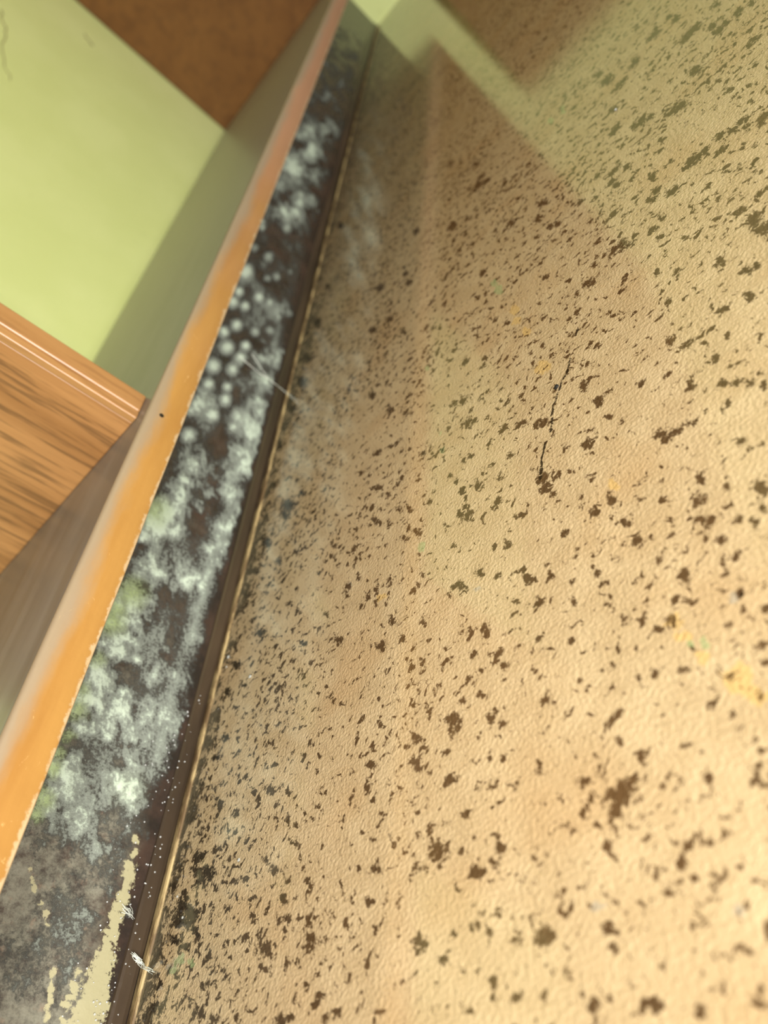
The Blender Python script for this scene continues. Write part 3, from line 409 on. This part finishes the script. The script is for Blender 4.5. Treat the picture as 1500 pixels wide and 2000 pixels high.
# worn orange varnish on the shelf's front edge
e = Mat('worn_orange_varnish')
ep = e.sep()
oc = e.mix(e.ramp(e.noise(30, 5, .6, (1, .12, 1)), .35, .68), lin(150, 106, 51), lin(170, 127, 66))
oc = e.mix(e.ramp(e.noise(16, 5, .65, (1, .3, 1)), .55, .75, 0, .5), oc, lin(160, 104, 46))
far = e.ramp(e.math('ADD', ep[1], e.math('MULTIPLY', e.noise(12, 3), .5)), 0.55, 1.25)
oc = e.mix(e.math('MULTIPLY', far, .8), oc, lin(172, 130, 108))  # pinker at the far end: faded varnish plus the light's change painted in
dirt = e.math('ADD', ep[2], e.math('MULTIPLY_ADD', e.noise(40, 5, .65, (1, .25, 1)), .02, -.010))
oc = e.mix(e.ramp(dirt, ZT - .0105, ZT - .0012, 0, .85), oc, lin(142, 128, 108))
low = e.math('ADD', ep[2], e.math('MULTIPLY_ADD', e.noise(160, 4, .65), .008, -.004))
oc = e.mix(e.ramp(low, ZB + .0005, ZB + .0022, .65, 0), oc, lin(196, 178, 146))
scr = e.ramp(e.noise(60, 5, .7, (1, 1.6, 3), 1.2), .66, .72, 0, .45)
oc = e.mix(scr, oc, lin(226, 190, 132))
orange_mat = e.set(Base_Color=oc, Roughness=.42, Specular_IOR_Level=.4, Normal=e.bump(e.noise(200, 4), .0004, .3))

# dusty grey-brown shelf top
s = Mat('dusty_shelf_board')
sc_ = s.mix(s.ramp(s.noise(14, 4, .6, (1, .25, 1)), .35, .68), lin(104, 101, 102), lin(134, 131, 132))
sc_ = s.mix(s.ramp(s.noise(70, 4, .6, (1, .08, 1)), .5, .8, 0, .5), sc_, lin(104, 92, 76))
dusty = s.ramp(s.math('ADD', s.sep()[1], s.math('MULTIPLY', s.noise(16, 4, .6, (1, .3, 1)), .3)), .40, .95, 0, .85)
sc_ = s.mix(dusty, sc_, lin(172, 168, 168))
shelf_mat = s.set(Base_Color=sc_, Roughness=.34, Specular_IOR_Level=.5, Normal=s.bump(s.noise(60, 3), .0006, .2))

# pale green wall paint
w = Mat('green_wall_paint')
wc = w.mix(w.ramp(w.noise(7, 4, .55), .35, .7), lin(218, 226, 152), lin(224, 231, 160))
wc = w.mix(w.ramp(w.noise(24, 4, .6), .68, .76, 0, .35), wc, lin(158, 162, 96))
wall_mat = w.set(Base_Color=wc, Roughness=.55, Specular_IOR_Level=.3, Normal=w.bump(w.noise(120, 3), .0006, .25))

t = Mat('brown_strip_paint')
tc = t.mix(t.ramp(t.noise(40, 5, .6, (1, .15, 1)), .35, .7), lin(48, 39, 31), lin(68, 55, 42))
strip_mat = t.set(Base_Color=tc, Roughness=.3, Specular_IOR_Level=.45, Normal=t.bump(t.noise(220, 4), .0005, .3))
k = Mat('cream_sealant')
kc = k.mix(k.ramp(k.noise(120, 5, .65, (1, .3, 1)), .42, .62), lin(104, 82, 54), lin(180, 156, 110))
sealant_mat = k.set(Base_Color=kc, Roughness=.6)
d_ = Mat('grey_web')
web_mat = d_.set(Base_Color=lin(214, 216, 204), Roughness=.8)
d_ = Mat('dark_metal')
nail_mat = d_.set(Base_Color=lin(52, 46, 42), Roughness=.4, Metallic=.6)
d_ = Mat('water')
water_mat = d_.set(Base_Color=(.9, .9, .88, 1), Roughness=.04, IOR=1.33, Transmission_Weight=.6)
d_ = Mat('white_plaster')
crumb_mat = d_.set(Base_Color=d_.mix(d_.noise(300), lin(150, 150, 144), lin(182, 182, 174)), Roughness=.8)
d_ = Mat('black_grit')
grit_mat = d_.set(Base_Color=lin(28, 25, 22), Roughness=.7)
d_ = Mat('crack_brown')
crack_mat = d_.set(Base_Color=lin(120, 104, 58), Roughness=.8)

# ------------------------------------------------------------------ floor
def spread(a, b, step, grow=0.0, o=0.0):
    out = [a]
    while out[-1] < b:
        out.append(out[-1] + step * (1 + grow * max(0.0, out[-1] - o)))
    out[-1] = b
    return out


fx = [XW - .02, XP - .06] + spread(XP - .004, .34 * U, .00082) + [.12, .3, .8, 1.5, 2.6]
fy = [-2.2, -1.0, -.4, -.1] + spread(.0, YW - .004, .00082, 3.4) + [YW + .02]
fx, fy = np.array(fx), np.array(fy)
PX, PY = fx * 1000, fy * 1000
WXX, WYY = np.meshgrid(PX, PY, indexing='ij')
warp = tuple((fbm(WXX / 2.6, WYY / 2.6, sd, 3) - .5) * 4.6 + (fbm(WXX / 7, WYY / 7, sd + 9, 2) - .5) * 2.4 for sd in (101, 202))
fleck_f = np.maximum(blob_field(PX, PY, FLECKS, .42, 1.0, warp), blob_field(PX, PY, FAINT_FLECKS, .5, .9, warp))
black_f = blob_field(PX, PY, BLACK_SPOTS, .5, 1.0, warp)
for line in SCUFF:
    for (ax, ay), (bx, by) in zip(line[:-1], line[1:]):
        i0, i1 = np.searchsorted(PX, (min(ax, bx) - 4, max(ax, bx) + 4))
        j0, j1 = np.searchsorted(PY, (min(ay, by) - 4, max(ay, by) + 4))
        gx = PX[i0:i1, None] - ax + .35 * warp[0][i0:i1, j0:j1]
        gy = PY[None, j0:j1] - ay + .35 * warp[1][i0:i1, j0:j1]
        L2 = (bx - ax) ** 2 + (by - ay) ** 2
        tt = np.clip((gx * (bx - ax) + gy * (by - ay)) / L2, 0, 1)
        dd = np.hypot(gx - tt * (bx - ax), gy - tt * (by - ay))
        black_f[i0:i1, j0:j1] = np.maximum(black_f[i0:i1, j0:j1], np.clip(.84 - dd * .62, 0, 1))
FX, FY = np.meshgrid(fx, fy, indexing='ij')
dist = np.clip((FX - XP) / U, 0, None)
blotch = fbm(FX / .03, FY / .05, 5)
damp = np.clip(1.05 - dist / (.75 + .35 * blotch), 0, 1)
density = np.maximum(damp, .66 * np.clip((FY / U - 1.3) / 1.0, 0, 1))
damp_edge = np.clip(1.0 - dist / (.10 + .42 * blotch ** 2), 0, 1) * np.clip(.35 + 1.3 * fbm(FX / .05, FY / .04, 21), 0, 1)
floor_me = grid_mesh('floor', FX, FY, np.zeros_like(FX), dict(
    fleck=fleck_f, black=black_f, green=blob_field(PX, PY, GREEN_SPOTS, .5, 1.0, warp), yellow=blob_field(PX, PY, YELLOW_SPOTS, .5, 1.0, warp),
    grey=blob_field(PX, PY, GREY_SPOTS, .5, 1.0, warp), damp=damp, damp_edge=damp_edge, speckle=density))
floor = obj('floor', floor_me, linoleum, kind='structure', label='tan linoleum floor with dark brown flecks and black damp spots')

# ------------------------------------------------------------------ walls
wl = obj('wall_left', box_mesh(XW - .08, XW, -2.2, YW + .08, -.02, 2.4), wall_mat, kind='structure',
         label='pale green painted wall behind the open cupboard')
wb = obj('wall_back', box_mesh(XW, 2.6, YW, YW + .08, -.02, 2.4), wall_mat, kind='structure',
         label='pale green painted wall at the end of the cupboard')

# ------------------------------------------------------------------ cupboard
cup = empty('open_cupboard', (0, 0, 0), label='open low wooden cupboard with orange shelf edge and mouldy dark plinth', category='cupboard')
shelf = obj('bottom_shelf', box_mesh(XW + .001, XF - .0028, Y0, YW - .001, ZB, ZT, .0006, 1), shelf_mat, cup,
            label='dusty grey bottom shelf board')
r = .0026
prof = [(XF - .003, ZB), (XF - .0008, ZB), (XF, ZB + .0008)]
prof += [(XF - r + r * math.cos(a), ZT - r + r * math.sin(a)) for a in [math.pi / 2 * i / 6 for i in range(7)]] + [(XF - .003, ZT)]
edge = obj('front_edging', profile_mesh(prof, Y0, YW - .001, 160,
           lambda y: (.0003 * math.sin(y * 61), 0)), orange_mat, shelf, smooth=True,
           label='worn orange varnished front edge')
# nail sunk in the front edging
bm = bmesh.new()
bmesh.ops.create_cone(bm, cap_ends=True, segments=14, radius1=.0017, radius2=.0014, depth=.0008)
for v in bm.verts:
    v.co = Vector((XF + .0001 + v.co.z, 1.905 * U + v.co.x, .585 * U + v.co.y))
obj('nail_head', bm_mesh(bm), nail_mat, shelf)

# divider standing on the shelf, with its lipping
XD = -1.815 * U
YD0, YD1 = 1.935 * U, 2.055 * U
div = obj('divider', box_mesh(XW + .001, XD - .006, YD0 + .0004, YD1 - .0004, ZT, ZTOP - .02, .0006, 1), divider_mat, cup,
          label='brown wood-grained upright divider')
lip_w = YD1 - YD0
obj('edge_lipping', box_mesh(XD - .0062, XD, YD0 + lip_w * .30, YD1, ZT, ZTOP - .02, .0014, 3), lipping_mat, div)
obj('edge_lipping', box_mesh(XD - .0062, XD - .0005, YD0, YD0 + lip_w * .27, ZT, ZTOP - .02, .0009, 3), lipping_mat, div)
obj('end_panel', box_mesh(XW + .003, XF - .001, YW - .020, YW - .001, ZT, ZTOP - .02, .0008, 1), brown_mat, cup,
    label='brown end panel against the green wall')
obj('end_panel', box_mesh(XW + .001, XF - .001, Y0, Y0 + .02, ZT, ZTOP - .02, .0008, 1), brown_mat, cup)
obj('top_board', box_mesh(XW + .001, XF, Y0, YW - .001, ZTOP - .02, ZTOP, .001, 1), lipping_mat, cup)

# plinth face with its damp haze and drips
pz = np.array(spread(.0, ZB, .0011))
py = np.array([Y0] + spread(.02, YW - .001, .0011, 4.5))
GY, GZ = np.meshgrid(py, pz, indexing='ij')
MY, MZ = py * 1000, pz * 1000
n1 = fbm(GY / .020, GZ / .014, 31, 5)
warp_p = tuple((fbm(GY / .0035, GZ / .0035, sd, 3) - .5) * 4.0 for sd in (301, 402))
mould_f = np.maximum(blob_field(MY, MZ, MOULD, .38, .96, warp_p), blob_field(MY, MZ, MOULD_DOTS, .5, 1.12))
round_f = np.clip(blob_field(MY, MZ, MOULD_DOTS, .34) * 2, 0, 1)
green_f = blob_field(MY, MZ, MOULD_GREEN, .5, 1.0, warp_p)
drip_f = blob_field(MY, MZ, DRIPS, .42, 1.0, warp_p)
n2 = fbm(GY / .0042, GZ / .0042, 44, 4)
band = np.clip((GZ / U - .085) / .05, 0, 1) * np.clip((YW * .93 - GY) / .12, 0, 1)
haze = np.clip(1.6 - GY / (1.1 * U), 0, 1) * np.clip((GZ / U - .125 + .06 * n1) / .07, 0, 1)
haze = np.maximum(haze, .5 * band * np.clip(1.6 * n1 - .35, 0, 1))
edge_wave = .0085 + .0035 * (fbm(GY / .012, GY * 0, 77, 4) * 2 - 1)
lowcut = np.clip((GZ - edge_wave - .0022) / .0035, 0, 1)
n3 = fbm(GY / .0016, GZ / .0016, 52, 3)
side = np.clip(1 - np.abs(GZ / U - .125) / .07, 0, 1) * np.clip((GY / U - .75) / .3, 0, 1) * np.clip((4.6 - GY / U) / 2.0, 0, 1)
wet = np.clip(mould_f * 3, 0, 1)
mould = mould_f * 1.12 - .12 + ((n1 - .5) * .9 + (n2 - .5) * .75 + (n3 - .5) * .5) * wet * (1 - .72 * round_f)
mould = np.maximum(mould, side * (.15 + .9 * n1 + .4 * (n2 - .5)))
mould = np.maximum(mould, green_f * (.45 + .6 * n2))
mould = np.clip(np.maximum(mould, .42 * band * np.clip(2.4 * n1 - .75, 0, 1) * (.6 + .8 * n3)), 0, 1) * lowcut
mould *= (1 - np.clip(drip_f * 2, 0, 1))
XG = np.full_like(GY, XP - .005) + .0004 * (n1 - .5)
plinth = obj('plinth', grid_mesh('plinth', XG, GY, GZ, dict(haze=haze, drip=drip_f)), plinth_mat, cup,
             label='dark brown damp plinth board')
obj('plinth_core', box_mesh(XP - .023, XP - .0062, Y0, YW - .001, .0, ZB, 0), strip_mat, plinth)
thick = .00015 + np.clip(mould - .2, 0, 1) * .0016
mm = mould
keep = (np.maximum.reduce([mm[:-1, :-1], mm[1:, :-1], mm[1:, 1:], mm[:-1, 1:]]) > .13)
obj('mould_growth', grid_mesh('mould', XG - .00002 + thick, GY, GZ, dict(mould=mm, green=green_f), keep), mould_mat, plinth,
    kind='stuff', label='powdery white and greenish mould patches')

# brown strip along the foot of the plinth and its sealant line
zs0, zs1 = .018 * U, .056 * U
sp = [(XP - .006, zs0 - .002), (XP - .0042, zs0 - .002), (XP - .0035, zs0), (XP - .0035, zs1 - .0020), (XP - .0040, zs1 - .0006), (XP - .006, zs1)]
obj('skirting_strip', profile_mesh(sp, Y0, YW - .001, 120, lambda y: (.0004 * math.sin(y * 23), .0004 * math.sin(y * 17 + 1))),
    strip_mat, plinth, label='thin brown painted strip')
cp = [(XP - .006, .0), (XP + .0012, .0), (XP + .0008, .0009), (XP - .0004, .0013), (XP - .0016, .0006), (XP - .006, .0004)]
obj('sealant_bead', profile_mesh(cp, Y0, YW - .001, 300,
    lambda y: (.0003 * math.sin(y * 19) + .0001 * math.sin(y * 133), .00005 * math.sin(y * 71 + 2))), sealant_mat, plinth)

# condensation droplets
bm = bmesh.new()
for i in range(150):
    y = rng.uniform(.30, 1.25) * U
    z = (.03 + .14 * rng.random() ** 1.6) * U
    rad = rng.uniform(.0002, .0006)
    x = XP - .005 + (.0015 if z < zs1 else .0004)
    bmesh.ops.create_icosphere(bm, subdivisions=1, radius=rad, matrix=Matrix.Translation((x, y, z)))
obj('water_droplets', bm_mesh(bm), water_mat, plinth, smooth=True, kind='stuff')

# ------------------------------------------------------------------ wall crack
bm = bmesh.new()
for line in [[(8.14, 2.85), (7.99, 2.75), (7.84, 2.68), (7.62, 2.61), (7.35, 2.47), (7.19, 2.35)], [(8.94, 2.27), (8.90, 2.2), (8.84, 2.12)]]:
    pts = []
    for (a, b), (a2, b2) in zip(line[:-1], line[1:]):
        for i in range(4):
            tt = i / 4
            pts.append((XW, (a + (a2 - a) * tt + rng.uniform(-.02, .02)) * U, (b + (b2 - b) * tt + rng.uniform(-.02, .02)) * U))
    tube(bm, pts, .0012, .0007)
obj('paint_crack', bm_mesh(bm), crack_mat, wl)

# ------------------------------------------------------------------ small things
def web(name, label, strands, rad):
    # strands: (start, end, sag) in scene units
    bm = bmesh.new()
    for a, b, sag in strands:
        a, b = Vector(a) * U, Vector(b) * U
        pts = []
        for i in range(9):
            tt = i / 8
            q_ = a.lerp(b, tt)
            q_.z -= sag * U * 4 * tt * (1 - tt)
            q_ += Vector((rng.uniform(-1, 1), rng.uniform(-1, 1), rng.uniform(-1, 1))) * .00007
            pts.append(q_)
        tube(bm, pts, rad * rng.uniform(.6, 1.2), rad * .5, 5)
    o = obj(name, bm_mesh(bm), web_mat, None, True)
    o['label'], o['category'], o['group'] = label, 'cobweb', 'cobwebs along the plinth'
    return o


xp = XP / U - .03
web('cobweb', 'thin white cobweb strands hanging from mould dots to the floor', [
    ((xp + .03, 2.902, .292), (xp + .035, 2.881, .172), .004), ((xp + .035, 2.881, .172), (xp + .04, 2.88, .085), .002),
    ((xp + .04, 2.88, .085), (-1.915, 2.68, .004), .004), ((xp + .03, 2.98, .235), (xp + .035, 2.885, .12), .003),
    ((xp + .035, 2.885, .12), (-1.93, 2.72, .004), .006)], .00028)
def wisps(p0, p1, n, wide):
    out = []
    for _ in range(n):
        s0, s1 = sorted((rng.uniform(-.1, .7), rng.uniform(.3, 1.1)))
        a, b = Vector(p0).lerp(Vector(p1), s0), Vector(p0).lerp(Vector(p1), s1)
        for q_ in (a, b):
            q_ += Vector((rng.uniform(0, 1.5) * wide, rng.normal() * wide, rng.normal() * wide * .6))
            q_.z = max(q_.z, .005)
        out.append((a, b, rng.uniform(-.006, .006)))
    return out


web('cobweb', 'small white cobweb tuft at the foot of the plinth beside black patch',
    wisps((-2.062, .497, .045), (-2.045, .470, .012), 26, .004) + wisps((-2.05, .475, .016), (-1.995, .452, .005), 12, .004), .00015)
web('cobweb', 'wispy white cobweb stuck on the plinth beside the cream drip',
    wisps((xp + .006, .598, .098), (xp + .008, .578, .062), 14, .006), .00011)


def crumb(name, label, loc, rad, mat, cat, group=None):
    bm = bmesh.new()
    bmesh.ops.create_icosphere(bm, subdivisions=2, radius=rad)
    for v in bm.verts:
        v.co *= rng.uniform(.7, 1.2)
        v.co.z *= .6
    lo = min(v.co.z for v in bm.verts)
    for v in bm.verts:
        v.co += Vector((loc[0] * U, loc[1] * U, -lo))
    o = obj(name, bm_mesh(bm), mat)
    o['label'], o['category'] = label, cat
    if group:
        o['group'] = group
    return o


G = 'white plaster crumbs on the linoleum'
crumb('plaster_crumb', 'largest white plaster crumb on the floor near the plinth', (-1.83, 1.235), .0011, crumb_mat, 'crumb', G)
crumb('plaster_crumb', 'white plaster crumb tight against the brown strip', (-2.007, 1.386), .0009, crumb_mat, 'crumb', G)
crumb('plaster_crumb', 'tiny white crumb beside another against the brown strip', (-2.006, 1.348), .0006, crumb_mat, 'crumb', G)
crumb('plaster_crumb', 'white crumb on the floor right of the large black patch', (-1.693, .658), .0008, crumb_mat, 'crumb', G)
crumb('plaster_crumb', 'white crumb lying on the top of the black patch', (-1.970, .627), .0006, crumb_mat, 'crumb', G)
crumb('plaster_crumb', 'white crumb lying in the middle of the black patch', (-1.915, .567), .0006, crumb_mat, 'crumb', G)
crumb('plaster_crumb', 'white crumb on the far floor among large flecks', (-.229, 2.672), .0008, crumb_mat, 'crumb', G)
crumb('grit', 'black grit crumb stuck on the black scuff line', (-.606, 1.543), .0013, grit_mat, 'grit')

# ------------------------------------------------------------------ board leaning on the end wall (seen mirrored in the floor)
bm = bmesh.new()
me = box_mesh(-1.36 * U, 2.6 * U, 0, .016, 0, 1.68 * U, .0015)
o = obj('wooden_board', me, brown_mat, label='brown wooden board leaning on the green end wall, mirrored in the floor', category='board')
o.location = (0, YW - .036, .0012)
o.rotation_euler = (math.radians(-3.4), 0, 0)
bm.free()
